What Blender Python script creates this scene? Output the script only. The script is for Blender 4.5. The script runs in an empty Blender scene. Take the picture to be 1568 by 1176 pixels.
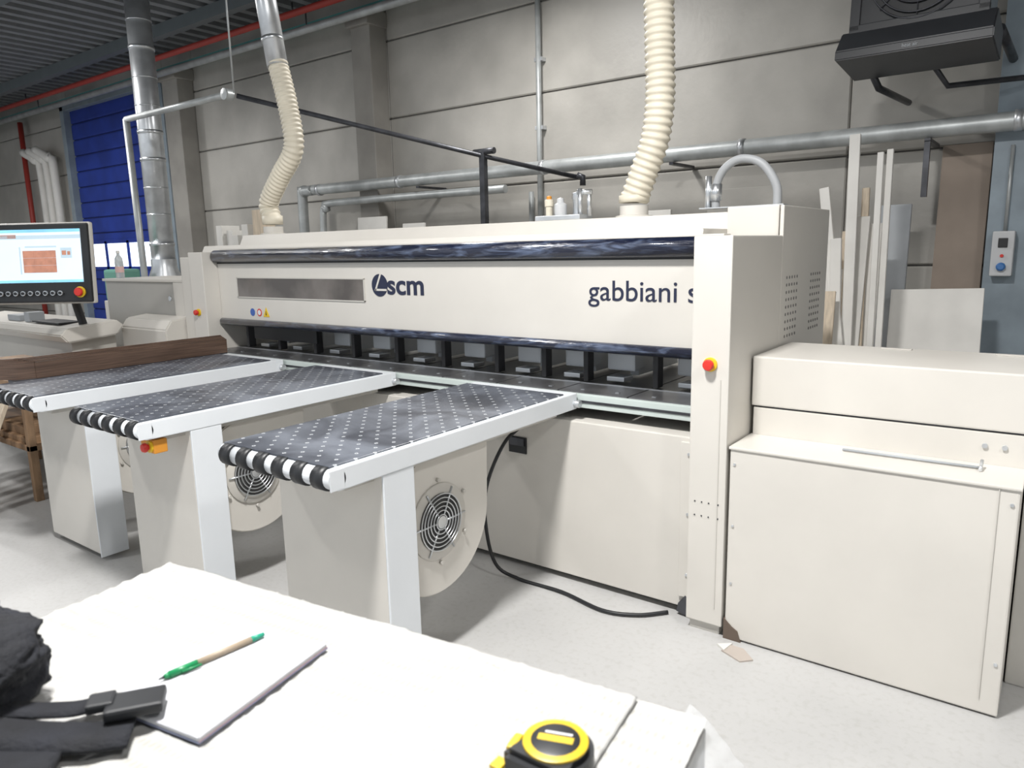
import bpy, bmesh, math, random
from mathutils import Vector, Matrix, Euler
from mathutils import noise as NZ
random.seed(7)
D=bpy.data; SC=bpy.context.scene
ROOTS=[]
def root(name):
    e=D.objects.new(name,None); SC.collection.objects.link(e); e.empty_display_size=.1
    ROOTS.append(e); return e
def addmesh(name,me,mat,par,smooth=False):
    ob=D.objects.new(name,me); SC.collection.objects.link(ob)
    if mat: me.materials.append(mat)
    if smooth:
        for p in me.polygons: p.use_smooth=True
    if par: ob.parent=par
    return ob
def finbm(name,bm,mat,par,smooth=False):
    bmesh.ops.recalc_face_normals(bm,faces=bm.faces[:])
    me=D.meshes.new(name); bm.to_mesh(me); bm.free()
    return addmesh(name,me,mat,par,smooth)
def _box(bm,b):
    x0,x1,y0,y1,z0,z1=b
    v=[bm.verts.new(p) for p in [(x0,y0,z0),(x1,y0,z0),(x1,y1,z0),(x0,y1,z0),(x0,y0,z1),(x1,y0,z1),(x1,y1,z1),(x0,y1,z1)]]
    for f in [(0,1,2,3),(4,5,6,7),(0,1,5,4),(1,2,6,5),(2,3,7,6),(3,0,4,7)]: bm.faces.new([v[i] for i in f])
    return v
def boxes(par,name,bl,mat,bev=.004,seg=2):
    bm=bmesh.new()
    for b in bl: _box(bm,b)
    bmesh.ops.recalc_face_normals(bm,faces=bm.faces[:])
    if bev>0: bmesh.ops.bevel(bm,geom=bm.edges[:]+bm.verts[:],offset=bev,segments=seg,affect='EDGES',profile=.6)
    return finbm(name,bm,mat,par)
def box(par,name,x0,x1,y0,y1,z0,z1,mat,bev=.004): return boxes(par,name,[(x0,x1,y0,y1,z0,z1)],mat,bev)
def obox(par,name,c,s,e,mat,bev=.003):
    bm=bmesh.new(); _box(bm,(-s[0]/2,s[0]/2,-s[1]/2,s[1]/2,-s[2]/2,s[2]/2))
    bmesh.ops.recalc_face_normals(bm,faces=bm.faces[:])
    if bev>0: bmesh.ops.bevel(bm,geom=bm.edges[:]+bm.verts[:],offset=bev,segments=2,affect='EDGES',profile=.6)
    bm.transform(Matrix.Translation(c)@Euler([math.radians(a) for a in e]).to_matrix().to_4x4())
    return finbm(name,bm,mat,par)
def plank(par,name,p0,p1,w,t,mat,wdir=(1,0,0),bev=.003):
    p0=Vector(p0);p1=Vector(p1);z=(p1-p0);L=z.length;z.normalize();x=Vector(wdir);x=(x-z*x.dot(z)).normalized();y=z.cross(x)
    bm=bmesh.new(); _box(bm,(-w/2,w/2,-t/2,t/2,0,L)); bmesh.ops.recalc_face_normals(bm,faces=bm.faces[:])
    if bev>0: bmesh.ops.bevel(bm,geom=bm.edges[:]+bm.verts[:],offset=bev,segments=1,affect='EDGES')
    R=Matrix((x,y,z)).transposed().to_4x4(); bm.transform(Matrix.Translation(p0)@R)
    return finbm(name,bm,mat,par)
def prism(par,name,axis,pts,a0,a1,mat,bev=.004,smooth=False):
    bm=bmesh.new()
    def mk(a,p):
        if axis=='X': return (a,p[0],p[1])
        if axis=='Y': return (p[0],a,p[1])
        return (p[0],p[1],a)
    A=[bm.verts.new(mk(a0,p)) for p in pts]; B=[bm.verts.new(mk(a1,p)) for p in pts]
    bm.faces.new(A); bm.faces.new(B); n=len(pts)
    for i in range(n): bm.faces.new([A[i],A[(i+1)%n],B[(i+1)%n],B[i]])
    bmesh.ops.recalc_face_normals(bm,faces=bm.faces[:])
    if bev>0:
        ed=[e for e in bm.edges if len(e.link_faces)==2 and e.calc_face_angle(0)>.6]
        bmesh.ops.bevel(bm,geom=ed,offset=bev,segments=2,affect='EDGES')
    return finbm(name,bm,mat,par,smooth)
def catmull(pts,res):
    P=[Vector(p) for p in pts]; P=[P[0]*2-P[1]]+P+[P[-1]*2-P[-2]]; out=[]
    for i in range(1,len(P)-2):
        for k in range(res):
            t=k/res; a,b,c,d=P[i-1],P[i],P[i+1],P[i+2]
            out.append(.5*((2*b)+(c-a)*t+(2*a-5*b+4*c-d)*t*t+(3*b-a-3*c+d)*t**3))
    out.append(P[-2]); return out
def _tube(bm,pts,r,seg,closed=False):
    P=[Vector(p) for p in pts]; n=len(P); rings=[]
    t0=(P[1]-P[0]).normalized(); u=t0.orthogonal().normalized()
    for i in range(n):
        if closed: t=(P[(i+1)%n]-P[i-1]).normalized()
        else: t=(P[min(i+1,n-1)]-P[max(i-1,0)]).normalized()
        u=(u-t*u.dot(t)).normalized(); w=t.cross(u); rr=r(i,n) if callable(r) else r
        rings.append([bm.verts.new(P[i]+(u*math.cos(2*math.pi*k/seg)+w*math.sin(2*math.pi*k/seg))*rr) for k in range(seg)])
    for i in range(n if closed else n-1):
        a=rings[i];b=rings[(i+1)%n]
        for k in range(seg): 
            f=bm.faces.new([a[k],a[(k+1)%seg],b[(k+1)%seg],b[k]]); f.smooth=True
    if not closed: bm.faces.new(rings[0]); bm.faces.new(rings[-1])
def tube(par,name,pts,r,mat,seg=14,res=0,closed=False):
    if res: pts=catmull(pts,res)
    bm=bmesh.new(); _tube(bm,pts,r,seg,closed); return finbm(name,bm,mat,par)
def tubes(par,name,lst,mat,seg=12):
    bm=bmesh.new()
    for pts,r in lst: _tube(bm,pts,r,seg)
    return finbm(name,bm,mat,par)
def hose(par,name,pts,r,mat,pitch=.03,amp=.07,seg=24):
    C=catmull(pts,30); s=[0]
    for i in range(1,len(C)): s.append(s[-1]+(C[i]-C[i-1]).length)
    L=s[-1]; st=pitch/6; n=int(L/st); out=[]; j=0
    for i in range(n+1):
        d=i*L/n
        while j<len(s)-2 and s[j+1]<d: j+=1
        f=(d-s[j])/max(1e-6,s[j+1]-s[j]); out.append(C[j].lerp(C[j+1],min(1,f)))
    return tube(par,name,out,lambda i,n2:r*(1+amp*math.sin(2*math.pi*i/6)),mat,seg)
def lathe(par,name,prof,org,axis,mat,seg=32,smooth=True):
    bm=bmesh.new(); ax=Vector(axis).normalized(); u=ax.orthogonal().normalized(); w=ax.cross(u); rings=[]
    for (r,h) in prof:
        rings.append([bm.verts.new(Vector(org)+ax*h+(u*math.cos(2*math.pi*k/seg)+w*math.sin(2*math.pi*k/seg))*max(r,1e-4)) for k in range(seg)])
    for a,b in zip(rings,rings[1:]):
        for k in range(seg): bm.faces.new([a[k],a[(k+1)%seg],b[(k+1)%seg],b[k]])
    bm.faces.new(rings[0]);bm.faces.new(rings[-1])
    ob=finbm(name,bm,mat,par,smooth)
    if smooth:
        try: ob.data.set_sharp_from_angle(angle=.7)
        except Exception: pass
    return ob
def text(par,name,s,x0,x1,z,y,mat,bold=0.0,axis='Y',h=None):
    cu=D.curves.new(name,'FONT'); cu.body=s; cu.extrude=.002; cu.offset=bold; cu.size=1
    ob=D.objects.new(name,cu); SC.collection.objects.link(ob); bpy.context.view_layer.update()
    dg=bpy.context.evaluated_depsgraph_get(); me=D.meshes.new_from_object(ob.evaluated_get(dg)); D.objects.remove(ob)
    xs=[v.co.x for v in me.vertices]; a,b=min(xs),max(xs); k=(x1-x0)/(b-a); kz=k if h is None else h
    for v in me.vertices: v.co=Vector(((v.co.x-a)*k+x0, y-(v.co.z*1.0), v.co.y*kz+z))
    me.materials.clear(); o=addmesh(name,me,mat,par); return o
# ---------- materials
def M(name,col,rough=.5,metal=0,var=.05,scale=4,bump=0,bscale=60,coat=0,emit=0,col2=None,lo=.35,hi=.65,stretch=None,trans=0,alpha=1,dist=0):
    m=D.materials.new(name); m.use_nodes=True; nt=m.node_tree; N=nt.nodes; L=nt.links; b=N['Principled BSDF']
    b.inputs['Roughness'].default_value=rough; b.inputs['Metallic'].default_value=metal
    if coat: b.inputs['Coat Weight'].default_value=coat; b.inputs['Coat Roughness'].default_value=.08
    if trans: b.inputs['Transmission Weight'].default_value=trans
    if alpha<1: b.inputs['Alpha'].default_value=alpha
    tc=N.new('ShaderNodeTexCoord'); vec=tc.outputs['Object']
    if stretch:
        mp=N.new('ShaderNodeMapping'); mp.inputs['Scale'].default_value=stretch; L.new(vec,mp.inputs['Vector']); vec=mp.outputs['Vector']
    n=N.new('ShaderNodeTexNoise'); n.inputs['Scale'].default_value=scale; n.inputs['Detail'].default_value=5; n.inputs['Distortion'].default_value=dist
    L.new(vec,n.inputs['Vector'])
    r=N.new('ShaderNodeValToRGB'); r.color_ramp.elements[0].position=lo; r.color_ramp.elements[1].position=hi
    c1=[max(0,c*(1-var)) for c in col]; c2=col2 if col2 else [min(1,c*(1+var)) for c in col]
    r.color_ramp.elements[0].color=(*c1,1); r.color_ramp.elements[1].color=(*c2,1)
    L.new(n.outputs['Fac'],r.inputs['Fac']); L.new(r.outputs['Color'],b.inputs['Base Color'])
    if bump:
        n2=N.new('ShaderNodeTexNoise'); n2.inputs['Scale'].default_value=bscale; n2.inputs['Detail'].default_value=4; L.new(vec,n2.inputs['Vector'])
        bp=N.new('ShaderNodeBump'); bp.inputs['Strength'].default_value=bump; bp.inputs['Distance'].default_value=.01
        L.new(n2.outputs['Fac'],bp.inputs['Height']); L.new(bp.outputs['Normal'],b.inputs['Normal'])
    if emit: 
        L.new(r.outputs['Color'],b.inputs['Emission Color']); b.inputs['Emission Strength'].default_value=emit
    return m
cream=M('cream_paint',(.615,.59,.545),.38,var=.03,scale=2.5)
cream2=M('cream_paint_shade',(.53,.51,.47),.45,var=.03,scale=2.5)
greycab=M('grey_cabinet_paint',(.42,.41,.385),.45,var=.03)
white=M('white_paint',(.70,.73,.76),.35,var=.02)
blackp=M('black_rubber',(.012,.013,.015),.45,var=.3)
darkm=M('dark_steel',(.06,.062,.07),.38,metal=.5,var=.3,scale=9)
postm=M('matt_dark_post',(.045,.045,.048),.7,var=.2)
shadowm=M('painted_shade',(.05,.05,.05),.7)  # near-black standing in for shade under the base and inside the inlets
galv=M('galvanized_steel',(.60,.62,.64),.32,metal=.7,var=.12,scale=7)
galvp=M('galvanized_pipe',(.44,.46,.46),.42,metal=.4,var=.15,scale=6)
alu=M('aluminium',(.62,.64,.66),.3,metal=.9,var=.08)
navy=M('navy_roller_wrapped',(.008,.014,.045),.3,var=.4,scale=7,col2=(.13,.17,.27),lo=.48,hi=.78,bump=.5,bscale=25,coat=.8,stretch=(.6,3,3),dist=1.5)  # lighter patches paint in the whitish reflections of the plastic wrap
navyp=M('navy_print',(.015,.02,.05),.5)
red=M('red_plastic',(.6,.03,.02),.35,var=.05)
yellow=M('yellow_plastic',(.72,.48,.02),.4,var=.05)
orange=M('orange_plastic',(.6,.25,.03),.45)
hosem=M('cream_hose',(.66,.61,.50),.5,var=.06,scale=6)
greyhose=M('grey_hose',(.3,.31,.32),.5)
brownb=M('brown_laminate',(.10,.062,.044),.5,var=.3,scale=5,stretch=(1,1,30))
wood=M('pale_wood',(.56,.47,.36),.6,var=.12,scale=6,stretch=(8,8,1))
wood2=M('brown_wood',(.30,.19,.11),.65,var=.25,scale=5,stretch=(3,3,1))
mdf=M('white_board',(.68,.665,.63),.6,var=.05)
boxw=M('light_grey_plastic',(.52,.53,.54),.5,var=.03)
greyb=M('grey_board',(.38,.40,.42),.6,var=.06)
holem=M('perforation_grey',(.16,.155,.15),.7)
brownwall=M('cardboard_sheet',(.27,.22,.18),.7,var=.06)
conc=M('precast_concrete',(.38,.365,.335),.46,var=.13,scale=.9,col2=(.52,.50,.46),lo=.35,hi=.7,bump=.25,bscale=18)
concd=M('concrete_joint',(.15,.145,.135),.9,var=.1)
pil=M('concrete_pilaster',(.31,.295,.27),.7,var=.12,scale=2,bump=.2,bscale=25)
ceilm=M('ceiling_sheet',(.21,.22,.23),.6,var=.08)
steelb=M('ceiling_beam_paint',(.12,.14,.15),.5)
teal=M('teal_paint',(.08,.28,.27),.5)
redpipe=M('red_pipe_paint',(.35,.04,.03),.5)
bluedoor=M('blue_door_paint',(.015,.04,.27),.5,var=.2,scale=2)
bluegrey=M('blue_grey_steel',(.24,.29,.33),.45,var=.12)
heaterm=M('heater_black',(.03,.032,.036),.4,var=.1)
# floor
fl=D.materials.new('concrete_floor'); fl.use_nodes=True
nt=fl.node_tree;N=nt.nodes;L=nt.links;b=N['Principled BSDF']; b.inputs['Roughness'].default_value=.42
tc=N.new('ShaderNodeTexCoord')
n1=N.new('ShaderNodeTexNoise');n1.inputs['Scale'].default_value=.9;n1.inputs['Detail'].default_value=8;L.new(tc.outputs['Object'],n1.inputs['Vector'])
n2=N.new('ShaderNodeTexNoise');n2.inputs['Scale'].default_value=40;n2.inputs['Detail'].default_value=8;L.new(tc.outputs['Object'],n2.inputs['Vector'])
r1=N.new('ShaderNodeValToRGB');r1.color_ramp.elements[0].position=.3;r1.color_ramp.elements[1].position=.7
r1.color_ramp.elements[0].color=(.40,.398,.392,1);r1.color_ramp.elements[1].color=(.50,.497,.49,1);L.new(n1.outputs['Fac'],r1.inputs['Fac'])
r2=N.new('ShaderNodeValToRGB');r2.color_ramp.elements[0].position=.25;r2.color_ramp.elements[1].position=.5
r2.color_ramp.elements[0].color=(.86,.85,.83,1);r2.color_ramp.elements[1].color=(1,1,1,1);L.new(n2.outputs['Fac'],r2.inputs['Fac'])
mx=N.new('ShaderNodeMix');mx.data_type='RGBA';mx.blend_type='MULTIPLY';mx.inputs[0].default_value=.7
L.new(r1.outputs['Color'],mx.inputs[6]);L.new(r2.outputs['Color'],mx.inputs[7]);L.new(mx.outputs[2],b.inputs['Base Color'])
bp=N.new('ShaderNodeBump');bp.inputs['Strength'].default_value=.08;bp.inputs['Distance'].default_value=.01;L.new(n2.outputs['Fac'],bp.inputs['Height']);L.new(bp.outputs['Normal'],b.inputs['Normal'])
def dotgrid(N,L,tc,sx,sy,off,rot=0,thr=.09,inner=None,two=True):
    def grid(o):
        mp=N.new('ShaderNodeMapping');mp.vector_type='POINT'
        mp.inputs['Rotation'].default_value=(0,0,rot)
        L.new(tc.outputs['Object'],mp.inputs['Vector'])
        m2=N.new('ShaderNodeMapping');m2.inputs['Scale'].default_value=(1/sx,1/sy,0);m2.inputs['Location'].default_value=(o,o,0);L.new(mp.outputs['Vector'],m2.inputs['Vector'])
        fr=N.new('ShaderNodeVectorMath');fr.operation='FRACTION';L.new(m2.outputs['Vector'],fr.inputs[0])
        sb=N.new('ShaderNodeVectorMath');sb.operation='SUBTRACT';L.new(fr.outputs[0],sb.inputs[0]);sb.inputs[1].default_value=(.5,.5,0)
        ln=N.new('ShaderNodeVectorMath');ln.operation='LENGTH';L.new(sb.outputs[0],ln.inputs[0]);return ln.outputs['Value']
    o=grid(off)
    if two:
        g2=grid(off+.5); mn=N.new('ShaderNodeMath');mn.operation='MINIMUM';L.new(o,mn.inputs[0]);L.new(g2,mn.inputs[1]); o=mn.outputs[0]
    lt=N.new('ShaderNodeMath');lt.operation='LESS_THAN';L.new(o,lt.inputs[0]);lt.inputs[1].default_value=thr
    if inner:
        l2=N.new('ShaderNodeMath');l2.operation='LESS_THAN';L.new(o,l2.inputs[0]);l2.inputs[1].default_value=inner
        sb=N.new('ShaderNodeMath');sb.operation='SUBTRACT';L.new(lt.outputs[0],sb.inputs[0]);L.new(l2.outputs[0],sb.inputs[1]); return sb.outputs[0]
    return lt.outputs[0]
tt=D.materials.new('air_table_top'); tt.use_nodes=True
nt=tt.node_tree;N=nt.nodes;L=nt.links;b=N['Principled BSDF']; b.inputs['Roughness'].default_value=.34
tc=N.new('ShaderNodeTexCoord')
dg_=dotgrid(N,L,tc,.088,.088,0,thr=.08,inner=.03)
n1=N.new('ShaderNodeTexNoise');n1.inputs['Scale'].default_value=3.5;n1.inputs['Detail'].default_value=9;n1.inputs['Distortion'].default_value=.8;L.new(tc.outputs['Object'],n1.inputs['Vector'])
r1=N.new('ShaderNodeValToRGB');r1.color_ramp.elements[0].position=.36;r1.color_ramp.elements[1].position=.66
r1.color_ramp.elements[0].color=(.04,.045,.058,1);r1.color_ramp.elements[1].color=(.15,.165,.195,1);L.new(n1.outputs['Fac'],r1.inputs['Fac'])
mx=N.new('ShaderNodeMix');mx.data_type='RGBA';L.new(dg_,mx.inputs[0]);L.new(r1.outputs['Color'],mx.inputs[6]);mx.inputs[7].default_value=(.46,.48,.50,1)
L.new(mx.outputs[2],b.inputs['Base Color'])
foam=D.materials.new('perforated_foam_wrap'); foam.use_nodes=True
nt=foam.node_tree;N=nt.nodes;L=nt.links;b=N['Principled BSDF']; b.inputs['Roughness'].default_value=.45; b.inputs['Coat Weight'].default_value=.15; b.inputs['Coat Roughness'].default_value=.25
tc=N.new('ShaderNodeTexCoord')
dgf=dotgrid(N,L,tc,.011,.034,0,rot=-math.radians(7.35),thr=.2,two=False)
n1=N.new('ShaderNodeTexNoise');n1.inputs['Scale'].default_value=5;n1.inputs['Detail'].default_value=6;L.new(tc.outputs['Object'],n1.inputs['Vector'])
r1=N.new('ShaderNodeValToRGB');r1.color_ramp.elements[0].position=.35;r1.color_ramp.elements[1].position=.65
r1.color_ramp.elements[0].color=(.365,.362,.345,1);r1.color_ramp.elements[1].color=(.42,.418,.408,1);L.new(n1.outputs['Fac'],r1.inputs['Fac'])
mx=N.new('ShaderNodeMix');mx.data_type='RGBA';mf=N.new('ShaderNodeMath');mf.operation='MULTIPLY';L.new(dgf,mf.inputs[0]);mf.inputs[1].default_value=.5
L.new(mf.outputs[0],mx.inputs[0]);L.new(r1.outputs['Color'],mx.inputs[6]);mx.inputs[7].default_value=(.29,.275,.235,1)
L.new(mx.outputs[2],b.inputs['Base Color'])
n2=N.new('ShaderNodeTexNoise');n2.inputs['Scale'].default_value=14;n2.inputs['Detail'].default_value=4;n2.inputs['Distortion'].default_value=1.2;L.new(tc.outputs['Object'],n2.inputs['Vector'])
bp=N.new('ShaderNodeBump');bp.inputs['Strength'].default_value=.5;bp.inputs['Distance'].default_value=.012;L.new(n2.outputs['Fac'],bp.inputs['Height']);L.new(bp.outputs['Normal'],b.inputs['Normal'])
# ---------- ROOM
ZC=4.72; YW=7.0
box(None,'floor',-24,6,-4,7.4,-.12,0,fl,0)
courses=[0,.5,1.42,2.35,3.29,4.22,5.1]
bl=[]
segx=[(-24,-15.98),(-12.4,-11.5),(-11.5,-7.1),(-7.1,-1.6),(-1.6,6)]
for z0,z1 in zip(courses,courses[1:]):
    for a,c in segx: bl.append((a+.004,c-.004,YW,YW+.2,z0+.008,z1-.008))
bl.append((-15.98,-12.4,YW,YW+.2,4.55,5.1))
w=boxes(None,'wall_back',bl,conc,.012,1)
boxes(w,'wall_joint_backing',[(-24,-15.98,YW+.03,YW+.24,0,5.08),(-12.4,6,YW+.03,YW+.24,0,5.08)],concd,0)
boxes(None,'wall_left',[(-24.2,-24,-4,7.4,0,5.1)],conc,0)
boxes(None,'wall_right',[(6,6.2,-4,7.4,0,5.1)],conc,0)
c=box(None,'ceiling',-24.2,6.2,-4,7.4,ZC+.22,ZC+.32,ceilm,0)
bl=[(x*.3-24,x*.3-23.88,-4,7.2,ZC+.14,ZC+.22) for x in range(100)]
boxes(c,'ceiling_ribs',bl,ceilm,0)
boxes(c,'ceiling_purlins',[(-24,6,y,y+.12,ZC-.02,ZC+.14) for y in (-2,0,2,4,6)],steelb,0)
boxes(None,'trim_1',[(-24,6,6.88,6.98,4.60,4.66)],teal,0)
p=root('concrete_pilaster'); box(p,'shaft',-7.44,-7.1,6.72,6.998,0,4.55,pil,.012); box(p,'corbel',-7.47,-7.07,6.66,6.998,4.36,4.55,pil,.012)
p=root('concrete_pilaster'); box(p,'shaft',-11.95,-11.5,6.72,6.998,0,4.55,pil,.012); box(p,'corbel',-12.0,-11.45,6.66,6.998,4.38,4.55,pil,.012)
d=root('door_1')
bl=[(-15.95,-12.42,7.02,7.07,.02+i*.3,.30+i*.3) for i in range(15) if i not in (5,)]
boxes(d,'slats',bl,bluedoor,.02,2)
boxes(d,'seams',[(-15.95,-12.42,7.05,7.09,.02,4.52)],M('door_seam',(.01,.02,.12),.5),0)
boxes(d,'window_frame',[(-15.95,-12.42,6.99,7.05,1.40,1.46),(-15.95,-12.42,6.99,7.05,1.90,1.98)]+[(-15.95+i*.86,-15.85+i*.86,6.99,7.05,1.4,1.95) for i in range(5)],bluedoor,.005)
paneM=M('daylight_pane',(.8,.9,1),.3,emit=1.6,var=.02)
boxes(d,'panes',[(-15.9,-12.45,7.0,7.015,1.44,1.93)],paneM,0)
boxes(d,'jamb',[(-16.1,-15.95,6.9,7.06,0,4.55),(-12.42,-12.3,6.9,7.06,0,4.55),(-16.1,-12.3,6.9,7.06,4.45,4.56)],bluegrey,.01)
# ---------- PANEL SAW
S=root('panel_saw')
XL=-5.0; XR=-1.19; CR=-1.032
box(S,'right_column',XR,CR,2.80,3.42,.045,1.663,cream,.006)
box(S,'right_column_foot',XR+.01,CR-.015,2.82,3.4,.0,.05,cream2,.004)
box(S,'column_door_seam',XR+.125,XR+.128,2.797,2.80,.12,1.1,cream2,0)
tubes(S,'column_rivets',[([(x,2.797,z),(x,2.803,z)],.003) for z in (.52,.58) for x in (-1.16,-1.13,-1.10,-1.06)],darkm,8)
def estop(par,x,y,z,n=(0,-1,0),k=1.0):
    lathe(par,'estop_collar',[(.026*k,-.002),(.026*k,.008),(.02*k,.010)],(x,y,z),n,yellow)
    lathe(par,'estop_button',[(.012*k,.0),(.012*k,.018),(.020*k,.020),(.021*k,.028),(.017*k,.036),(.0,.038)],(x,y,z),n,red)
estop(S,-1.108,2.80,1.159,k=1.1)
box(S,'beam_body',XL,XR,3.10,3.42,1.16,1.64,cream,.004)
box(S,'beam_underside',XL,XR,3.12,3.40,1.12,1.165,darkm,.003)
tube(S,'beam_top_roller',[(XL+.01,3.085,1.622),(XR-.002,3.085,1.622)],.044,navy,24)
box(S,'beam_top_painted_shadow',XL,XR,3.097,3.11,1.568,1.585,blackp,0)  # black strip painted on as the shadow below the top roller
tube(S,'beam_bottom_roller',[(XL+.02,3.09,1.152),(XR-.002,3.09,1.152)],.024,navy,20)
prism(S,'beam_top_cover','X',[(3.13,1.64),(3.16,1.70),(3.46,1.70),(3.5,1.78),(3.95,1.78),(3.95,1.3),(3.42,1.3),(3.42,1.64)],-5.25,-1.3,cream,.004)
box(S,'beam_rear_box',-1.3,-1.06,3.44,3.9,1.2,1.80,cream,.006)
box(S,'beam_top_front_strip',-5.0,-1.19,3.12,3.2,1.64,1.675,cream,.004)
winM=M('tinted_window',(.10,.085,.075),.2,var=.3,scale=3,col2=(.17,.15,.135),coat=.2)
box(S,'viewing_window',-4.76,-3.437,3.095,3.101,1.335,1.468,winM,.001)
boxes(S,'window_mullions',[(-4.77,-3.43,3.094,3.1,1.328,1.336),(-4.77,-3.43,3.094,3.1,1.466,1.474),(-4.77,-4.76,3.094,3.1,1.33,1.47),(-3.44,-3.43,3.094,3.1,1.33,1.47)],cream2,0)
lathe(S,'logo_disc',[(.067,0),(.067,.003)],(-3.30,3.1,1.432),(0,-1,0),navyp,48,False)
plank(S,'logo_stroke_a',(-3.335,3.0955,1.40),(-3.285,3.0955,1.50),.012,.003,cream,(1,0,0),0)
plank(S,'logo_stroke_b',(-3.335,3.0955,1.405),(-3.24,3.0955,1.405),.012,.003,cream,(0,0,1),0)
text(S,'logo_letters','scm',-3.235,-2.94,1.382,3.099,navyp,.02,h=.165)
text(S,'model_letters','gabbiani s',-1.85,-1.293,1.378,3.099,navyp,.0,h=.138)
lathe(S,'label_round_a',[(.027,0),(.027,.002)],(-4.61,3.1,1.228),(0,-1,0),M('label_blue',(.05,.12,.4),.5),24,False)
lathe(S,'label_round_b',[(.027,0),(.027,.002)],(-4.53,3.1,1.228),(0,-1,0),red,24,False)
lathe(S,'label_round_b_inner',[(.018,0),(.018,.003)],(-4.53,3.1,1.228),(0,-1,0),white,24,False)
prism(S,'label_triangle','Y',[(-4.485,1.2),(-4.415,1.2),(-4.45,1.265)],3.097,3.1,yellow,0)
prism(S,'label_triangle_mark','Y',[(-4.455,1.212),(-4.445,1.212),(-4.45,1.24)],3.095,3.0975,blackp,0)
box(S,'left_column',-5.18,-5.0,2.98,3.6,.10,1.655,cream,.006)
box(S,'left_column_slot',-5.205,-5.18,3.02,3.5,1.25,1.6,darkm,.003)
box(S,'left_column_outer',-5.40,-5.205,3.04,3.6,.0,1.62,cream,.006)
estop(S,-5.10,2.98,1.22)
box(S,'base_front',-5.0,XR,2.90,3.3,.035,.82,cream,.006)
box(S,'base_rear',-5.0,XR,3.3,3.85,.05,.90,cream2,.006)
box(S,'base_shadow_plinth',-4.9,XR-.02,2.96,3.3,.0,.045,shadowm,.0)  # recessed block, coloured near black as the thin shadow under the base
box(S,'base_corner_strip',XR-.075,XR-.004,2.885,2.90,.09,.80,cream,.003)
tubes(S,'base_bolts',[([(-1.225,2.878,z),(-1.225,2.89,z)],.007) for z in (.2,.48,.75)],galv,10)
prism(S,'base_foot_plate','Y',[(-1.27,.02),(-1.2,.0),(-1.19,.07),(-1.23,.10),(-1.26,.06)],2.88,2.90,darkm,0)
box(S,'base_handle_recess',-2.20,-2.09,2.893,2.90,.615,.70,blackp,.003)
box(S,'base_handle',-2.19,-2.10,2.885,2.895,.655,.695,darkm,.003)
box(S,'front_rail',-5.0,XR,2.955,2.985,.875,.94,M('rail_paint',(.5,.56,.54),.4),.003)
box(S,'front_rail_slot',-5.0,XR,2.951,2.956,.90,.912,darkm,0)
boxes(S,'saw_table_plates',[(x,x+.372,2.985,3.95,.905,.945) for x in [XL+i*.381 for i in range(10)]],M('saw_table_steel',(.11,.11,.115),.28,metal=.4,var=.3,scale=6),.003)
box(S,'saw_slot_line',XL,XR,3.20,3.215,.944,.948,alu,0)
boxes(S,'table_studs',[(XL+.10+i*.19,XL+.12+i*.19,3.04,3.06,.945,.948) for i in range(19)],alu,0)
px=[-4.88,-4.5,-4.1,-3.71,-3.31,-2.92,-2.52,-2.2,-1.94,-1.55,-1.3]
boxes(S,'pressure_posts',[(x-.014,x+.014,3.22,3.28,.95,1.15) for x in px],postm,.004)
boxes(S,'gripper_blocks',[(x+.06,x+.22,3.34,3.46,1.00,1.09) for x in px[:-1]],white,.01)
boxes(S,'gripper_jaws',[(x+.10,x+.20,3.26,3.36,.955,.98) for x in px[:-1]],alu,.004)
boxes(S,'gripper_necks',[(x+.13,x+.18,3.46,3.95,.96,1.08) for x in px[:-1]],white,.004)
box(S,'brush_strip',XL+.3,-4.0,3.16,3.18,1.03,1.13,blackp,.0)
boxes(S,'rear_table_beams',[(x+.05,x+.25,3.96,5.2,.88,.94) for x in px[:-1:2]],cream2,.004)
boxes(S,'rear_table_legs',[(x+.1,x+.2,5.0,5.1,0,.88) for x in px[:-1:2]],cream2,.004)
for n_,x in (('outlet_a',-5.13),('outlet_b',-1.92)):
    lathe(S,n_,[(.10,0),(.10,.012),(.077,.016),(.077,.065)],(x,3.7,1.78),(0,0,1),cream)
box(S,'side_guard_panel',-1.05,CR,3.42,4.2,.9,1.796,cream,.005)
box(S,'side_guard_return',-1.3,-1.05,4.16,4.2,.9,1.79,cream,.005)
tubes(S,'guard_perforations',[([(CR-.002,y0+j*.04,z),(CR+.0015,y0+j*.04,z)],.0075) for y0 in (3.50,3.90) for j in range(5) for z in [1.2+i*.034 for i in range(9)]],holem,8)
box(S,'right_cabinet_lower',-1.02,-.055,2.81,3.6,.008,.826,cream,.006)
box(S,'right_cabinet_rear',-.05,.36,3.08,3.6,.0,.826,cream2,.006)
prism(S,'right_cabinet_broken_corner','Y',[(-1.024,.0),(-.95,.0),(-.965,.045),(-.99,.06),(-1.024,.09)],2.804,2.82,M('brown_gap',(.12,.09,.07),.8),0)
box(S,'right_cabinet_end_strip',-.115,-.112,2.806,2.81,.06,.82,cream2,0)
box(S,'right_cabinet_top_lip',-1.025,-.05,2.803,3.07,.82,.832,cream,.004)
box(S,'right_cabinet_mid',-1.015,.35,3.055,3.6,.83,.95,cream,.004)
box(S,'right_lid',-1.022,.37,3.048,3.57,.957,1.167,cream,.007)
box(S,'right_lid_seam',-1.01,.35,3.06,3.5,.948,.958,darkm,.0)
boxes(S,'lid_hinges',[(-.62,-.5,3.50,3.53,1.167,1.172),(-.2,-.07,3.50,3.53,1.167,1.172)],cream2,.002)
tube(S,'lid_stay_rod',[(-.634,2.965,.84),(-.179,2.965,.84)],.005,greyb,10)
tubes(S,'stay_bracket',[([(-.18,2.935,.84),(-.18,2.99,.86)],.006)],galv,8)
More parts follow.
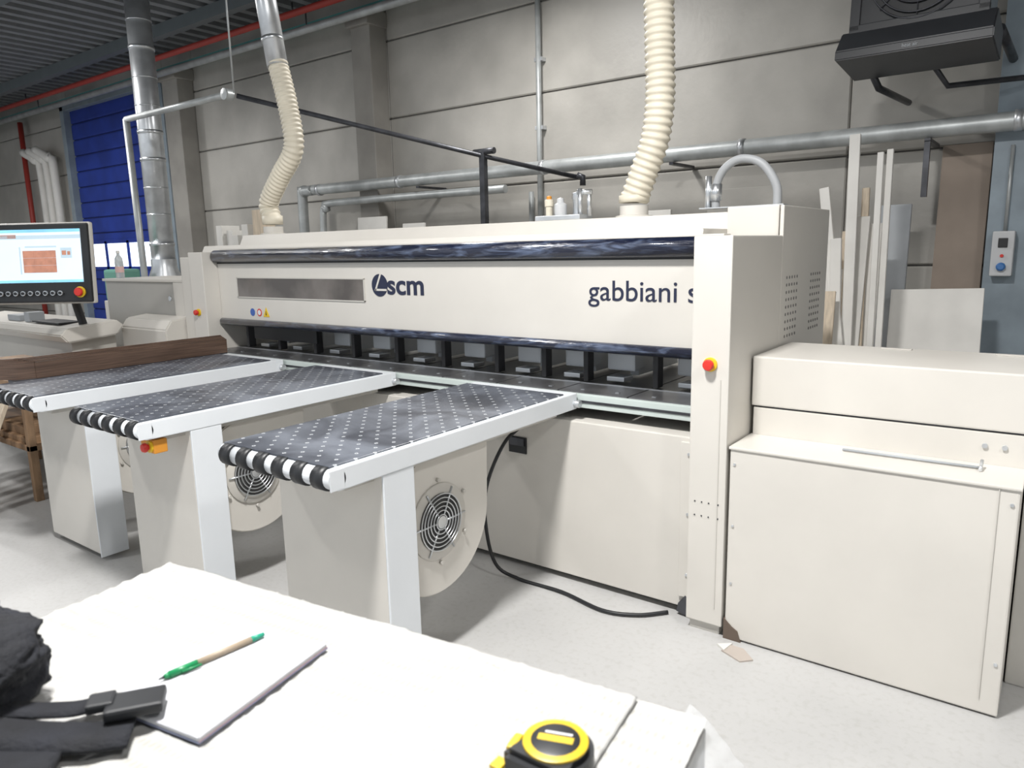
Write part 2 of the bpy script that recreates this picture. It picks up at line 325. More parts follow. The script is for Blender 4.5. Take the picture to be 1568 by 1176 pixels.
tubes(S,'cabinet_bolts',[([(x,2.805,z),(x,2.812,z)],.006) for x in (-.075,) for z in (.2,.77)]+[([(-1.0,2.805,z),(-1.0,2.812,z)],.005) for z in (.25,.5,.76)]+[([(x,3.047,.9),(x,3.06,.9)],.009) for x in (-.18,-.12)],galv,10)
E=root('electrical_cabinet')
box(E,'cabinet',-6.76,-5.41,3.1,3.7,0,1.45,greycab,.01)
box(E,'side_panel',-5.62,-5.415,3.085,3.1,.2,1.44,cream,.004)
box(E,'top_cap',-6.77,-5.41,3.08,3.7,1.43,1.452,cream,.004)
prism(E,'lower_cowl','X',[(2.88,.0),(2.88,1.08),(2.93,1.15),(3.1,1.17),(3.1,.0)],-6.1,-5.415,cream,.01)
tubes(E,'screws',[([(-5.46,3.08,z),(-5.46,3.09,z)],.006) for z in (1.38,1.3,1.22)]+[([(-5.7,3.092,1.30),(-5.7,3.1,1.30)],.02)],galv,10)
V=root('pneumatic_filter_unit')
box(V,'valve_block',-2.48,-2.18,3.56,3.70,1.782,1.81,galv,.004)
lathe(V,'filter_bowl_a',[(.03,0),(.035,.02),(.035,.07),(.02,.08),(.02,.10),(.0,.11)],(-2.33,3.6,1.80),(0,0,1),boxw)
lathe(V,'filter_bowl_b',[(.025,0),(.025,.09),(.03,.1),(.03,.13),(.0,.14)],(-2.25,3.65,1.80),(0,0,1),alu)
lathe(V,'filter_bowl_c',[(.02,0),(.02,.06),(.026,.065),(.026,.10),(.0,.11)],(-2.42,3.62,1.80),(0,0,1),hosem)
lathe(V,'valve_knob',[(.015,0),(.015,.02),(.0,.025)],(-2.42,3.62,1.90),(0,0,1),orange)
tubes(V,'valve_stems',[([(-2.2,3.6,1.8),(-2.2,3.6,1.95)],.012),([(-2.16,3.63,1.8),(-2.16,3.63,1.94)],.012),([(-2.22,3.6,1.93),(-2.14,3.63,1.93)],.014)],alu)
V=root('cable_conduit')
tube(V,'conduit',[(-1.42,3.6,1.802),(-1.42,3.6,1.91),(-1.38,3.6,1.99),(-1.30,3.6,2.03),(-1.20,3.6,2.0),(-1.13,3.6,1.9),(-1.12,3.6,1.802)],.02,greyhose,12,8)
tubes(V,'glands',[([(-1.46,3.6,1.802),(-1.46,3.6,1.96)],.016),([(-1.42,3.6,1.84),(-1.42,3.6,1.92)],.028)],alu)
box(V,'mount_plate',-1.49,-1.08,3.56,3.64,1.802,1.808,galv,.001)
# ---------- AIR TABLES
def table(x0,x1,estop_on=False):
    T=root('air_cushion_table'); y0,y1=1.45,2.94
    box(T,'frame',x0,x1,y0+.03,y1,.872,.948,white,.004)
    box(T,'perforated_top',x0+.004,x1-.024,y0+.02,y1-.08,.944,.954,tt,.003)
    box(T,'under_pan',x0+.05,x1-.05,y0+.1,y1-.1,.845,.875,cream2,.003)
    tube(T,'nose_bar',[(x0,y0+.03,.912),(x1,y0+.03,.912)],.036,white,20)
    n=6; st=(x1-x0)/n; L=[]
    for i in range(n):
        a=x0+.022+i*st; L.append(([(a,y0+.024,.912),(a+.052,y0+.024,.912)],.041))
    tubes(T,'nose_rollers',L,blackp,20)
    box(T,'nose_end_cap',x1-.004,x1+.001,y0+.0,y0+.06,.876,.946,white,.002)
    box(T,'support_cabinet',x0+.02,x1-.012,1.68,1.83,.04,.872,cream,.005)
    box(T,'support_cabinet_lit_side',x1-.012,x1-.002,1.68,1.83,.02,.872,white,.003)  # side face of the cream cabinet, bluish white to paint in daylight
    tubes(T,'feet',[([(x,1.75,0),(x,1.75,.05)],.025) for x in (x0+.08,x1-.08)],galv)
    cy,cz=2.02,.585; R=.31; pts=[(cy+R,cz),(cy+R+.01,.86),(cy+.03,.86)]
    for i in range(0,49):
        a=math.radians(90+i*5.625); rr=R*(.9+.1*i/48); pts.append((cy+rr*math.cos(a),cz+rr*math.sin(a)))
    pts.pop()
    xf=x1-.07
    prism(T,'blower_housing','X',pts,xf-.26,xf,cream,.006)
    lathe(T,'blower_inlet_disc',[(.155,0),(.155,.006),(.15,.009)],(xf,cy,cz),(1,0,0),cream2)
    lathe(T,'blower_inlet',[(.115,0),(.115,.011)],(xf,cy,cz),(1,0,0),shadowm)  # flat dark disc paints the shade inside the inlet opening
    bm=bmesh.new()
    for r in (.03,.047,.064,.081,.098,.114): _tube(bm,[(xf+.018,cy+r*math.cos(2*math.pi*k/32),cz+r*math.sin(2*math.pi*k/32)) for k in range(32)],.0028,6,True)
    for k in range(6):
        a=2*math.pi*k/6; _tube(bm,[(xf+.016,cy+.03*math.cos(a),cz+.03*math.sin(a)),(xf+.012,cy+.145*math.cos(a),cz+.145*math.sin(a))],.004,6)
    finbm('blower_grille',bm,alu,T)
    lathe(T,'blower_hub',[(.025,.01),(.025,.02),(.0,.022)],(xf,cy,cz),(1,0,0),alu)
    tubes(T,'blower_bolts',[([(xf,cy+.17*math.cos(a),cz+.17*math.sin(a)),(xf+.014,cy+.17*math.cos(a),cz+.17*math.sin(a))],.008) for a in [math.radians(30+60*k) for k in range(6)]],cream2,8)
    tubes(T,'hinge_pin',[([(x1-.02,y1-.02,.90),(x1+.03,y1-.02,.90)],.018),([(x1-.3,y0+.1,.86),(x1-.3,y0+.1,.83)],.01)],galv)
    if estop_on:
        box(T,'estop_plate',x1-.13,x1-.02,y0+.07,y0+.13,.80,.86,orange,.004)
        estop(T,x1-.05,y0+.07,.83,(0,-1,0),1.0)
    return T
table(-2.44,-1.82)
table(-3.655,-3.035,True)
T1=table(-4.70,-4.08)
F=root('stacked_edge_strips')
def strip_pts(i):
    x=-4.705-.016*(4-i); 
    return [(x,2.93),(x,1.75+.02*i),(x-.01,1.66+.015*i),(x-.035,1.60+.012*i),(x-.08,1.57+.01*i)]
for i in range(5):
    pp=catmull([(a,b_,0) for a,b_ in strip_pts(i)],5); bm=bmesh.new(); R_=[]
    zt_=1.075-.006*i
    for j,v in enumerate(pp):
        t=(pp[min(j+1,len(pp)-1)]-pp[max(j-1,0)]).normalized(); s=Vector((t.y,-t.x,0))*.0068
        R_.append([bm.verts.new((v.x+s.x*a,v.y+s.y*a,z_)) for a,z_ in ((-1,.956),(1,.956),(1,zt_),(-1,zt_))])
    for a,c_ in zip(R_,R_[1:]):
        for k in range(4): bm.faces.new([a[k],a[(k+1)%4],c_[(k+1)%4],c_[k]])
    bm.faces.new(R_[0]);bm.faces.new(R_[-1]); finbm('strip_%d'%i,bm,brownb,F)
box(F,'strips_base_rail',-4.80,-4.702,1.6,2.93,.94,.956,darkm,.002)
C=root('power_cable')
tube(C,'cable',[(-2.08,2.86,.78),(-2.12,2.75,.70),(-2.19,2.70,.5),(-2.21,2.70,.3),(-2.17,2.72,.08),(-2.05,2.76,.011),(-1.8,2.76,.011),(-1.55,2.71,.011),(-1.4,2.76,.011),(-1.30,2.86,.011)],.009,blackp,10,8)
dbr=root('floor_debris'); 
prism(dbr,'chip_a','Z',[(-.99,2.70),(-.90,2.66),(-.86,2.70),(-.92,2.76),(-.97,2.76)],0,.006,M('debris',(.42,.37,.33),.8),0)
prism(dbr,'chip_b','Z',[(-1.02,2.73),(-.98,2.70),(-.97,2.77)],0,.010,mdf,0)
# ---------- hoses
H=root('extraction_hose')
hose(H,'flexible_hose',[(-5.13,3.7,1.90),(-5.16,3.7,2.03),(-4.99,3.7,2.22),(-4.80,3.7,2.42),(-4.83,3.7,2.72),(-4.92,3.7,3.05)],.073,hosem,.034)
tube(H,'collar',[(-5.13,3.7,1.862),(-5.13,3.7,1.93)],.08,hosem,24)
tubes(H,'steel_riser',[([(-4.92,3.7,3.02),(-5.02,3.7,3.6),(-5.12,3.7,4.6)],.078)],galv,24)
tubes(H,'duct_bands',[([(-4.955,3.7,3.20),(-4.96,3.7,3.23)],.083)],alu,24)
H=root('extraction_hose')
hose(H,'flexible_hose',[(-1.92,3.7,1.88),(-1.87,3.7,2.0),(-1.80,3.7,2.18),(-1.775,3.7,2.38),(-1.78,3.7,2.6),(-1.79,3.7,2.86),(-1.83,3.7,3.7),(-1.85,3.7,4.6)],.074,hosem,.036)
tube(H,'collar',[(-1.92,3.7,1.862),(-1.92,3.7,1.90)],.082,hosem,24)
B=root('steel_duct')
tube(B,'duct',[(-8.52,4.6,1.5),(-8.52,4.6,4.65)],.13,galv,28)
tubes(B,'duct_bands',[([(-8.52,4.6,z),(-8.52,4.6,z+.04)],.137) for z in (1.75,2.7,3.0,3.9)],alu,28)
tubes(B,'duct_seams',[([(-8.52,4.6,z),(-8.52,4.6,z+.012)],.134) for z in (2.1,2.4,3.3,3.6,4.2)],alu,28)
lathe(B,'duct_boot',[(.2,0),(.2,.1),(.14,.25),(.14,.35)],(-8.52,4.6,1.25),(0,0,1),galv)
box(B,'fan_casing',-8.85,-8.2,4.3,4.95,0,1.25,cream2,.02)
box(B,'motor',-8.75,-8.45,4.0,4.28,1.15,1.5,M('green_paint',(.12,.3,.24),.5),.03)
box(B,'motor_bracket',-8.8,-8.4,4.0,4.35,0,1.15,cream2,.01)
P=root('galvanized_pipe_run')
tube(P,'main_run',[(-8.45,6.6,0),(-8.45,6.6,2.3),(-8.4,6.6,2.43),(-8.25,6.6,2.46),(-7,6.6,2.46),(2,6.6,2.45)],.068,galvp,20,6)
tubes(P,'joints',[([(x,6.6,2.457),(x+.05,6.6,2.457)],.076) for x in (-8.1,-6.6,-4.5,-2.4,-.4)],galv,20)
P=root('pipe_bracket'); boxes(P,'arms',[(x-.02,x+.02,6.5,6.99,2.355,2.38) for x in (-6.2,-3)]+[(-.95,-.91,6.5,6.99,2.355,2.38),(-.95,-.91,6.5,6.54,1.95,2.36)],darkm,0)
P=root('branch_pipe'); tube(P,'run',[(-8.0,6.56,0),(-8.0,6.56,2.0),(-7.9,6.56,2.2),(-7.7,6.56,2.27),(-4.95,6.56,2.27)],.045,galvp,16,6)
P=root('ceiling_conduit_pipe'); tube(P,'run',[(-20,6.5,4.42),(3,6.5,4.42)],.05,galvp,14)
tubes(P,'hangers',[([(x,6.5,4.42),(x,6.5,4.69)],.01) for x in (-16,-12,-8,-4,0)],darkm,8)
P=root('wall_conduit'); tubes(P,'conduits',[([(-4.75,6.93,1.2),(-4.75,6.93,4.55)],.03),([(-4.87,6.93,1.2),(-4.87,6.93,2.25)],.03)],galvp)
boxes(P,'clips',[(-4.80,-4.70,6.92,6.998,z,z+.04) for z in (1.8,2.9,3.6,4.3)],galv,0)
P=root('compressed_air_pipe')
tubes(P,'light_pipe',[([(-8.0,4.1,.0),(-8.05,4.1,3.05)],.035),([(-8.05,4.1,3.05),(-6.2,4.1,3.05)],.03)],galvp)
lathe(P,'elbow_joint',[(.0,-.05),(.05,-.04),(.05,.04),(.0,.05)],(-6.2,4.1,3.05),(0,1,0),galvp)
tubes(P,'hanger',[([(-6.1,4.1,3.05),(-6.1,4.1,4.65)],.008)],galvp,8)
P=root('sloping_steel_rail')
tubes(P,'sloping_bar',[([(-6.15,4.16,3.04),(-4.64,5.8,2.52),(-3.9,6.35,2.3)],.022)],darkm,10)
box(P,'post',-4.67,-4.61,5.77,5.83,0,2.56,darkm,.004)
tubes(P,'post_head',[([(-4.75,5.8,2.56),(-4.5,5.8,2.56)],.03)],darkm)
tube(P,'drop',[(-3.9,6.33,2.32),(-3.85,6.35,2.3),(-3.85,6.35,2.22)],.03,darkm)
P=root('sprinkler_pipe'); tubes(P,'run',[([(-22,6.3,4.56),(-4,6.3,4.56)],.04)],redpipe)
tubes(P,'hangers',[([(x,6.3,4.56),(x,6.3,4.69)],.012) for x in (-20,-16,-12,-8,-5)],darkm)
P=root('red_riser_pipe'); tubes(P,'riser',[([(-17.85,6.85,0),(-17.85,6.85,4.45)],.05)],redpipe)
P=root('white_downpipe'); 
for i,x in enumerate((-17.0,-16.7,-16.4)): tube(P,'pipe_%d'%i,[(x,6.8,0),(x,6.8,3.3),(x-.1,6.75,3.6),(x-.5,6.7,3.8)],.08,mdf,14,6)
# heater
Hh=root('ceiling_fan_heater')
Mh=Matrix.Translation((-.93,5.9,3.20))@Euler((math.radians(-6),0,0)).to_matrix().to_4x4()@Matrix.Diagonal((.9,.9,1.0,1))
o=[]
o.append(box(Hh,'casing',-.45,.45,-.2,.25,-.35,.62,bluegrey,.02))
o.append(boxes(Hh,'front_frame',[(-.45,.45,-.23,-.2,-.35,-.16),(-.45,.45,-.23,-.2,.5,.62),(-.45,-.38,-.23,-.2,-.2,.55),(.38,.45,-.23,-.2,-.2,.55)],heaterm,.006))
o.append(boxes(Hh,'front_plate',[(-.40,.40,-.205,-.198,-.3,.58)],heaterm,.0))
o.append(lathe(Hh,'fan_well',[(.33,0),(.33,.01)],(0,-.2,.16),(0,-1,0),blackp))
bm=bmesh.new()
for r in (.06,.12,.18,.24,.3,.34): _tube(bm,[(r*math.cos(2*math.pi*k/40),-.23,.16+r*math.sin(2*math.pi*k/40)) for k in range(40)],.005,6,True)
for k in range(8):
    a=math.pi*k/4; _tube(bm,[(0,-.228,.16),(.35*math.cos(a),-.225,.16+.35*math.sin(a))],.004,6)
o.append(finbm('fan_grille',bm,darkm,Hh))
o.append(prism(Hh,'lower_tray','X',[(-.22,-.2),(-.38,-.36),(-.38,-.42),(.25,-.40),(.25,-.2)],-.50,.50,heaterm,.008))
o.append(text(Hh,'nameplate','heat air',-.05,.05,-.40,-.383,greyb))
for q in o: q.data.transform(Mh)
tubes(Hh,'wall_arms',[([(-1.3,6.1,2.90),(-1.22,6.15,2.72),(-1.15,6.95,2.72)],.025),([(-.5,6.15,3.0),(-.45,6.72,2.9)],.03),([(-.9,6.1,2.86),(-.8,6.3,2.70),(-.3,6.6,2.74),(-.2,6.72,2.8)],.02)],darkm)
tubes(Hh,'hanging_rods',[([(-1.25,5.95,3.75),(-1.25,5.95,4.69)],.012),([(-.6,5.95,3.75),(-.6,5.95,4.69)],.012)],darkm)
P=root('steel_column'); boxes(P,'section',[(-.52,-.02,6.75,6.78,0,4.6),(-.50,-.04,6.95,6.98,0,4.6),(-.29,-.25,6.78,6.95,0,4.6)],bluegrey,.003)
P=root('socket_box'); box(P,'case',-.47,-.33,6.62,6.748,1.35,1.68,boxw,.01); lathe(P,'socket',[(.03,0),(.03,.03),(.02,.04)],(-.40,6.62,1.42),(0,-1,0),M('socket_blue',(.05,.16,.4),.5)); box(P,'switch',-.43,-.37,6.61,6.62,1.56,1.63,blackp,.005); lathe(P,'red_lamp',[(.012,0),(.012,.01)],(-.40,6.62,1.5),(0,-1,0),red,12)
tubes(P,'feed',[([(-.40,6.72,1.68),(-.40,6.72,2.3)],.013)],galvp)
P=root('cardboard_sheet'); plank(P,'sheet',(-.71,6.80,0.0),(-.71,6.96,2.36),.34,.02,brownwall)
P=root('wall_board_sheet'); plank(P,'sheet',(-.72,5.9,0),(-.76,6.25,1.27),.60,.02,mdf,(1,0,.04))
P=root('grey_board_sheet'); plank(P,'sheet_b',(-1.10,6.25,0),(-1.12,6.5,1.9),.24,.03,greyb)
P=root('timber_planks')
pl=[((-1.14,5.3,0),(-1.27,5.75,2.36),.07,.03,mdf),((-1.0,5.3,0),(-1.09,5.7,2.22),.04,.03,mdf),((-.96,5.35,0),(-1.04,5.75,2.24),.04,.03,mdf),((-1.05,5.2,0),(-1.42,5.6,2.0),.065,.03,mdf),
((-1.22,5.4,0),(-1.27,5.8,1.95),.06,.02,wood),((-1.18,5.4,0),(-1.21,5.8,1.8),.12,.02,mdf),((-1.3,5.4,0),(-1.38,5.8,1.5),.16,.02,mdf),((-1.18,5.25,0),(-1.30,5.5,1.65),.07,.03,mdf),((-1.10,5.45,0),(-1.2,5.85,2.0),.05,.02,wood),((-1.24,5.0,0),(-1.28,5.3,1.3),.09,.02,wood),((-1.34,5.0,0),(-1.40,5.3,1.28),.12,.02,mdf),
((-1.08,5.5,0),(-1.13,5.88,1.75),.10,.02,mdf),((-1.27,5.45,0),(-1.31,5.85,1.7),.06,.03,wood)]
for i,(a,c,w_,t_,m_) in enumerate(pl): plank(P,'plank_%d'%i,a,c,w_,t_,m_)
P=root('leaning_panels')
for i,(x,w_,h,m_) in enumerate([(-6.9,.5,2.05,mdf),(-6.2,.35,1.95,mdf),(-2.3,.6,2.1,conc),(-3.1,.3,1.95,mdf)]): plank(P,'panel_%d'%i,(x,6.3,0),(x,6.42,h),w_,.03,m_)
P=root('wooden_offcut_stack')
boxes(P,'upright_boards',[(-6.9+i*.13,-6.80+i*.13,4.3+.03*(i%2),4.5,0,1.92-.05*(i%3)) for i in range(4)],mdf,.003)
boxes(P,'short_board',[(-6.35,-6.2,4.35,4.5,0,2.05)],wood,.003)
# ---------- control console
K=root('control_console')
prism(K,'desk_top','X',[(2.38,1.06),(2.43,1.11),(2.80,1.15),(2.86,1.10),(2.80,1.03),(2.43,1.0)],-8.2,-6.0,cream,.01)
box(K,'desk_body',-8.1,-6.12,2.5,2.84,0,1.02,cream2,.01)
tube(K,'monitor_pole',[(-6.1,2.6,1.1),(-6.1,2.56,1.3),(-5.95,2.48,1.5),(-5.84,2.36,1.60)],.03,blackp,12,6)
boxes(K,'keyboard_tray',[(-6.75,-6.25,2.48,2.66,1.125,1.14)],blackp,.004)
boxes(K,'tray_items',[(-7.3,-7.05,2.5,2.65,1.12,1.17),(-6.95,-6.85,2.5,2.62,1.12,1.2)],greyb,.006)
ang=math.radians(33); Mm=Matrix.Translation((-5.83,2.26,1.635))@Matrix.Rotation(ang,4,'Z')@Matrix.Rotation(math.radians(-4),4,'X')
scr=M('screen_blue',(.25,.6,.85),.3,emit=.5,var=.15,scale=3); scw=M('screen_white',(.65,.78,.88),.3,emit=.5,var=.02); sco=M('screen_orange',(.46,.21,.14),.3,emit=.35,var=.12,scale=20); scg=M('screen_header',(.46,.58,.66),.3,emit=.42,var=.02)
q=[]
q.append(box(K,'monitor_case',-.36,.36,-.02,.03,-.31,.24,blackp,.012))
q.append(box(K,'monitor_rim',-.37,.37,.0,.04,-.32,.25,cream2,.015))
q.append(box(K,'screen',-.31,.31,-.024,-.02,-.17,.20,scw,0))
q.append(box(K,'screen_header',-.31,.31,-.026,-.023,.18,.20,scr,0))
q.append(box(K,'screen_toolbar',-.31,.31,-.026,-.023,.135,.16,scg,0))
q.append(box(K,'screen_footer',-.31,.31,-.026,-.023,-.17,-.152,scr,0))
q.append(boxes(K,'screen_layout',[(-.12+c_*.0815,-.04+c_*.0815,-.026,-.023,-.10+r_*.0515,-.05+r_*.0515) for c_ in range(3) for r_ in range(3)]+[(-.3,-.16,-.026,-.023,.14,.165)],sco,0))
q.append(boxes(K,'screen_side',[(.16,.24,-.026,-.023,.0,.07),(-.145,-.135,-.026,-.023,-.11,.08),(-.1,.13,-.026,-.023,.075,.085)],scg,0))
q.append(boxes(K,'screen_icons',[(.17,.2,-.0275,-.0255,.02,.05),(.21,.23,-.0275,-.0255,.02,.045)],sco,0))
q.append(tubes(K,'panel_knobs',[([(x*.055-.3,-.02,-.245),(x*.055-.3,-.04,-.245)],.017) for x in range(9)],alu,12))
q.append(tubes(K,'panel_knob_caps',[([(x*.055-.3,-.04,-.245),(x*.055-.3,-.045,-.245)],.011) for x in range(9)],blackp,12))
for o_ in q: o_.data.transform(Mm)
pe=Mm@Vector((.28,-.02,-.24)); nn=(Mm.to_3x3()@Vector((0,-1,0)))
estop(K,pe.x,pe.y,pe.z,nn,1.5)
Bt=root('water_bottle'); bx,by=-6.62,3.17
lathe(Bt,'body',[(.03,0),(.034,.01),(.034,.13),(.03,.17),(.013,.2),(.013,.215)],(bx,by,1.453),(0,0,1),M('clear_plastic',(.75,.8,.82),.15,var=.05,trans=.6))
lathe(Bt,'label',[(.035,.05),(.035,.10)],(bx,by,1.453),(0,0,1),M('label_pink',(.6,.4,.38),.5)); lathe(Bt,'cap',[(.015,.213),(.015,.235)],(bx,by,1.453),(0,0,1),mdf)
W=root('wood_offcut_rack')
boxes(W,'frame',[(-6.75,-6.7,1.9,1.95,0,.85),(-5.55,-5.5,1.9,1.95,0,.85),(-6.75,-6.7,2.35,2.4,0,.85),(-5.55,-5.5,2.35,2.4,0,.85),(-6.75,-5.5,1.9,2.4,.78,.82),(-6.75,-5.5,1.9,2.4,.35,.39)],wood2,.004)
boxes(W,'offcuts',[(-6.7,-5.6,1.92,2.3,.39,.43),(-6.6,-5.7,1.95,2.3,.43,.49),(-6.65,-5.6,1.93,2.3,.82,.87),(-6.5,-5.65,2.0,2.3,.87,.9)],wood2,.004)
for i in range(8): plank(W,'leaning_%d'%i,(-5.45-.15*i,1.45,0),(-5.65-.15*i,1.88,.76-.04*(i%3)),.08,.03,wood2 if i%3 else wood)
# ---------- FOREGROUND TABLE
ZB=.98
A=Vector((-.345,.894,0)); Bv=Vector((-1.484,.747,0)); ux=(A-Bv).normalized(); uy=Vector((ux.y,-ux.x,0)); Lx=(A-Bv).length
bench=root('packing_table')
Wd=1.0
def ptab(a,bb,z): 
    v=Bv+ux*a+uy*bb; return (v.x,v.y,z)
bm=bmesh.new(); nx,ny=140,120; grid=[]
for i in range(nx+1):
    row=[]
    for j in range(ny+1):
        a=Lx*i/nx; bb=Wd*j/ny; v=Vector(ptab(a,bb,ZB)); 
        v.z+= .003*NZ.noise(Vector((v.x*5,v.y*5,0)))+.0008*math.sin(bb*2*math.pi/.034)+.0025*abs(NZ.noise(Vector((v.x*14+v.y*6,v.y*7,3))))
        row.append(bm.verts.new(v))
    grid.append(row)
for i in range(nx):
    for j in range(ny): f=bm.faces.new([grid[i][j],grid[i+1][j],grid[i+1][j+1],grid[i][j+1]]); f.smooth=True
finbm('wrapped_foam_top',bm,foam,bench)
def qprism(name,a0,a1,b0,b1,z0,z1,m,bev=.004):
    pts=[ptab(a0,b0,0)[:2],ptab(a1,b0,0)[:2],ptab(a1,b1,0)[:2],ptab(a0,b1,0)[:2]]
    return prism(bench,name,'Z',pts,z0,z1,m,bev)
qprism('foam_stack',0,Lx,0,Wd,.80,ZB-.004,foam,.006)
bm=bmesh.new(); grid=[]; aa=Lx-.10; nx,ny=220,190
for i in range(nx+1):
    row=[]
    for j in range(ny+1):
        a=.004+(aa-.004)*i/nx; bb=.004+.98*j/ny; v=Vector(ptab(a,bb,ZB+.0075)); 
        cr=NZ.noise(Vector((v.x*9+v.y*12,v.y*8-v.x*4,7))); cr2=NZ.noise(Vector((v.x*18,v.y*26,2)))
        v.z+= .002*NZ.noise(Vector((v.x*5,v.y*5,0)))+.0008*math.sin(bb*2*math.pi/.034)+.004*max(0,.12-abs(cr))/.12*.6+.0012*max(0,.1-abs(cr2))/.1-.002*max(0,1-(aa-a)/.02)
        row.append(bm.verts.new(v))
    grid.append(row)
for i in range(nx):
    for j in range(ny): f=bm.faces.new([grid[i][j],grid[i+1][j],grid[i+1][j+1],grid[i][j+1]]); f.smooth=True
ts=finbm('top_sheet',bm,foam,bench); sm=ts.modifiers.new('solid','SOLIDIFY'); sm.thickness=.003; sm.offset=-1
qprism('table_board',.02,Lx-.02,.02,Wd-.02,.74,.80,wood,.004)
for a in (.06,Lx-.12):
    for bb in (.06,Wd-.12): qprism('leg',a,a+.06,bb,bb+.06,0,.74,wood2,.004)
film=M('clear_film',(.85,.88,.92),.12,var=.02,alpha=.2,coat=.6)
bm=bmesh.new(); g=[]
for i in range(40):
    row=[]
    for j in range(30):
        u=i/39; v_=j/29; a=Lx-.03+.17*u; bb=-.02+.45*v_
        p_=Vector(ptab(a,bb,ZB+.004-.20*u**1.3)); n_=NZ.noise(Vector((u*5,v_*9,1)))*.022*u+NZ.noise(Vector((u*14,v_*20,4)))*.008*u
        p_+=Vector((n_*.8,n_*.3,n_)); row.append(bm.verts.new(p_))
    g.append(row)
for i in range(39):
    for j in range(29): f=bm.faces.new([g[i][j],g[i+1][j],g[i+1][j+1],g[i][j+1]]); f.smooth=True
finbm('plastic_film',bm,film,bench)
# notebook
ZN=.996
nb=root('notebook')
paper=M('paper',(.50,.505,.53),.6,var=.01)
prism(nb,'pages','Z',[(-1.10,.664),(-.915,.700),(-.866,.446),(-1.054,.412)],ZN,ZN+.007,paper,.001)
prism(nb,'cover','Z',[(-1.1005,.6645),(-.9138,.7012),(-.8648,.4455),(-1.0545,.4115)],ZN-.002,ZN-.0003,M('notebook_cover',(.25,.28,.42),.5),.0)
prism(nb,'red_edge','Z',[(-.9149,.700),(-.9142,.7005),(-.8652,.446),(-.866,.446)],ZN+.0,ZN+.001,M('notebook_red',(.45,.25,.25),.5),0)
pn=root('pencil')
z=ZN+.0125
p0=Vector((-1.034,.486,z));p1=Vector((-1.018,.648,z)); dd=(p1-p0).normalized()
def seg(a,b_,r0,r1,m,nme): tube(pn,nme,[p0+dd*a,p0+dd*b_],lambda i,n:(r0,r1)[i],m,12)
gr=M('green_plastic',(.01,.20,.07),.35)
seg(-.004,.004,.001,.0025,darkm,'tip');seg(.004,.012,.003,.0055,gr,'cone');seg(.012,.055,.0058,.0058,gr,'grip');seg(.055,.145,.0055,.0055,M('pencil_wood',(.32,.26,.19),.5,var=.1),'barrel');seg(.145,.168,.0055,.0035,M('mint_plastic',(.02,.28,.18),.4),'end')
tube(pn,'clip',[p0+dd*.03+Vector((.007,-.002,0)),p0+dd*.06+Vector((.009,-.003,0))],.002,gr,8)
# tape measure
tm=root('tape_measure'); cx,cy,R=-.457,.683,.048
ylt=M('yellow_tape_case',(.55,.38,.02),.4,var=.05)
pts=[(cx+R*math.cos(a),cy+R*math.sin(a)) for a in [math.radians(k*10) for k in range(-2,21)]]+[(cx-.05,cy-.05),(cx+.052,cy-.05)]
zt=.9925
prism(tm,'case','Z',pts,zt,zt+.034,blackp,.008)
def ringp(n_,r0,h0,h1,m): lathe(tm,n_,[(r0,h0),(r0,h1),(r0-.002,h1+.001)],(cx,cy,zt),(0,0,1),m,40)
ringp('yellow_ring',.041,.034,.0365,ylt); ringp('black_label',.031,.0365,.0375,blackp); 
obox(tm,'yellow_label',(cx,cy,zt+.038),(.045,.012,.0015),(0,0,20),ylt,.0)
obox(tm,'white_label',(cx-.002,cy+.011,zt+.038),(.035,.004,.0015),(0,0,20),boxw,.0)
obox(tm,'yellow_side',(cx-.048,cy-.02,zt+.017),(.012,.03,.024),(0,0,10),ylt,.003)
obox(tm,'tape_hook',(cx-.054,cy-.046,zt+.008),(.016,.02,.006),(0,0,0),ylt,.001)
# backpack
bk=root('black_backpack')
fabric=M('black_fabric',(.005,.006,.010),.85,var=.4,scale=12,bump=.4,bscale=120)
bm=bmesh.new(); bmesh.ops.create_icosphere(bm,subdivisions=6,radius=1)
for v in bm.verts:
    n=v.co.copy(); k=1/(abs(n.x)**2.8+abs(n.y)**2.8+abs(n.z)**2.8)**(1/2.8)
    v.co=n*k; f_=1+.12*NZ.noise(n*2.2)+.10*abs(NZ.noise(Vector((n.x*4,n.y*4,n.z*6))))+.03*NZ.noise(n*11); v.co*=f_
    v.co=Vector((v.co.x*.145-1.235,v.co.y*.19+.20,v.co.z*.075+1.06)); v.co.z=max(v.co.z,.995)
finbm('body',bm,fabric,bk,True)
def strap(n_,pts,w_,t_):
    C=catmull(pts,8); bm=bmesh.new(); R=[]
    for i,pnt in enumerate(C):
        t=(C[min(i+1,len(C)-1)]-C[max(i-1,0)]).normalized(); s=t.cross(Vector((0,0,1))).normalized(); u=s.cross(t)
        R.append([bm.verts.new(pnt+s*(w_/2*a)+u*(t_/2*c)) for a,c in ((-1,-1),(1,-1),(1,1),(-1,1))])
    for a,c in zip(R,R[1:]):
        for k in range(4): bm.faces.new([a[k],a[(k+1)%4],c[(k+1)%4],c[k]])
    bm.faces.new(R[0]);bm.faces.new(R[-1]); finbm(n_,bm,fabric,bk,True)
strap('strap',[(-1.14,.26,1.06),(-1.10,.31,1.03),(-1.06,.37,1.012),(-1.03,.41,1.014),(-.985,.435,1.014)],.035,.004)
strap('strap_loose',[(-1.15,.20,1.06),(-1.09,.25,1.04),(-1.04,.30,1.02),(-.985,.355,1.008),(-.95,.40,1.004)],.06,.006)
strap('side_flap',[(-1.15,.10,1.05),(-1.08,.18,1.04),(-1.02,.24,1.02),(-.96,.31,1.006)],.08,.012)
obox(bk,'buckle',(-.985,.425,1.020),(.05,.075,.016),(0,0,-35),blackp,.005)
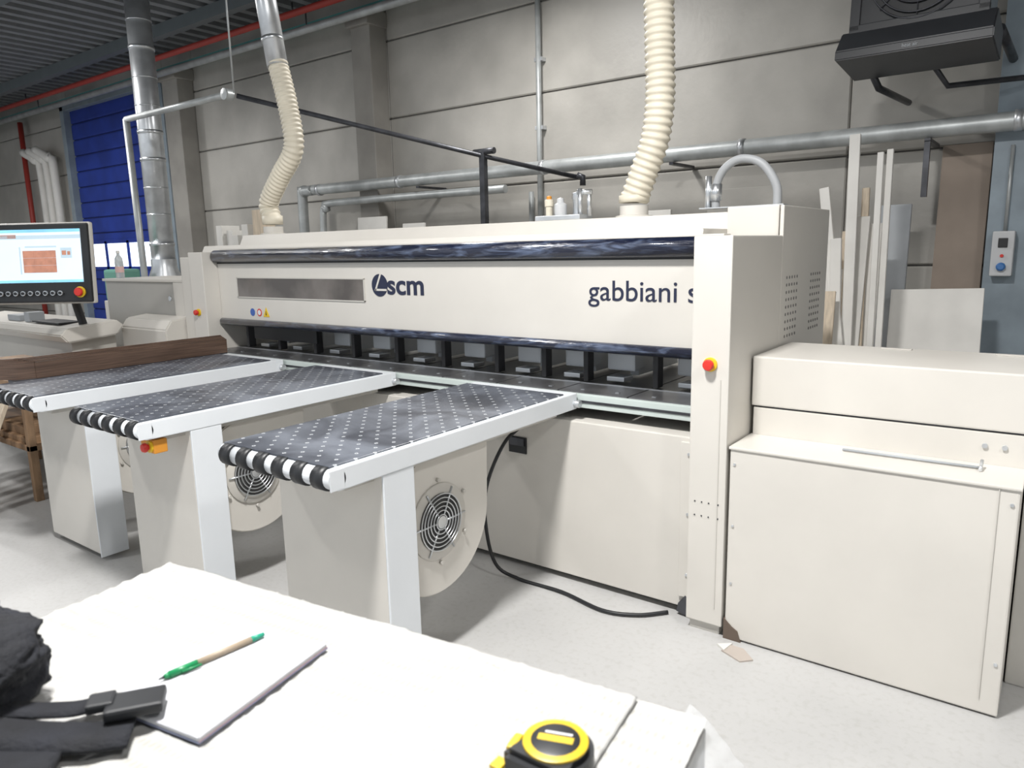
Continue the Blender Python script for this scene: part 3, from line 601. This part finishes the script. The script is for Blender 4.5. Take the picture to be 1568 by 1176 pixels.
obox(bk,'buckle_clip',(-1.02,.395,1.024),(.035,.035,.014),(0,0,-35),blackp,.004)
# ---------- lights
lensM=M('lamp_lens',(1,1,1),.4,emit=6,var=0)
def lamp(x,y,e,size=.5,z=4.3,col=(1,.985,.965)):
    r=root('high_bay_lamp')
    lathe(r,'housing',[(.28,0.02),(.26,.08),(.1,.14),(.08,.22),(.0,.23)],(x,y,z),(0,0,1),galv)
    lathe(r,'lens',[(.25,.015),(.25,.02)],(x,y,z),(0,0,1),lensM)
    tubes(r,'chain',[([(x,y,z+.22),(x,y,4.69)],.006)],darkm,6)
    l=D.lights.new('lamp_light','AREA'); l.shape='DISK'; l.size=size; l.energy=e; l.color=col
    o=D.objects.new('lamp_light',l); SC.collection.objects.link(o); o.location=(x,y,z-.02); o.parent=r
lamp(-1.25,.75,285); lamp(-5.2,-.6,65); lamp(-9.5,3.0,120); lamp(-4.2,5.4,85); lamp(-14,3.5,130); lamp(2.2,.9,100)
Wd_=D.worlds.new('World'); SC.world=Wd_; Wd_.use_nodes=True
bg=Wd_.node_tree.nodes['Background']; bg.inputs[0].default_value=(.90,.95,1,1); bg.inputs[1].default_value=.80
SC.view_settings.view_transform='Standard'; SC.view_settings.exposure=0
# ---------- camera
cam=D.cameras.new('camera'); co=D.objects.new('camera',cam); SC.collection.objects.link(co); SC.camera=co
cam.sensor_width=36; cam.lens=1129/1568*36; cam.clip_start=.02
R=Matrix(((.8021,-.0905,.5903),(.5966,.1575,-.7869),(-.0218,.9833,.1803)))
q=R.to_quaternion().normalized()
co.matrix_world=Matrix.Translation((0,0,1.63))@q.to_matrix().to_4x4()
cam.dof.use_dof=True; cam.dof.focus_distance=4.0; cam.dof.aperture_fstop=5.6
# ---------- finalise roots
bpy.context.view_layer.update()
for r in ROOTS:
    mn=Vector((1e9,)*3);mxv=Vector((-1e9,)*3)
    for ch in r.children:
        if ch.type=='MESH':
            for c_ in ch.bound_box:
                p_=ch.matrix_world@Vector(c_)
                for k in range(3): mn[k]=min(mn[k],p_[k]);mxv[k]=max(mxv[k],p_[k])
    loc=Vector(((mn.x+mxv.x)/2,(mn.y+mxv.y)/2,mn.z)); r.location=loc
    for ch in r.children: ch.matrix_parent_inverse=Matrix.Translation(-loc)
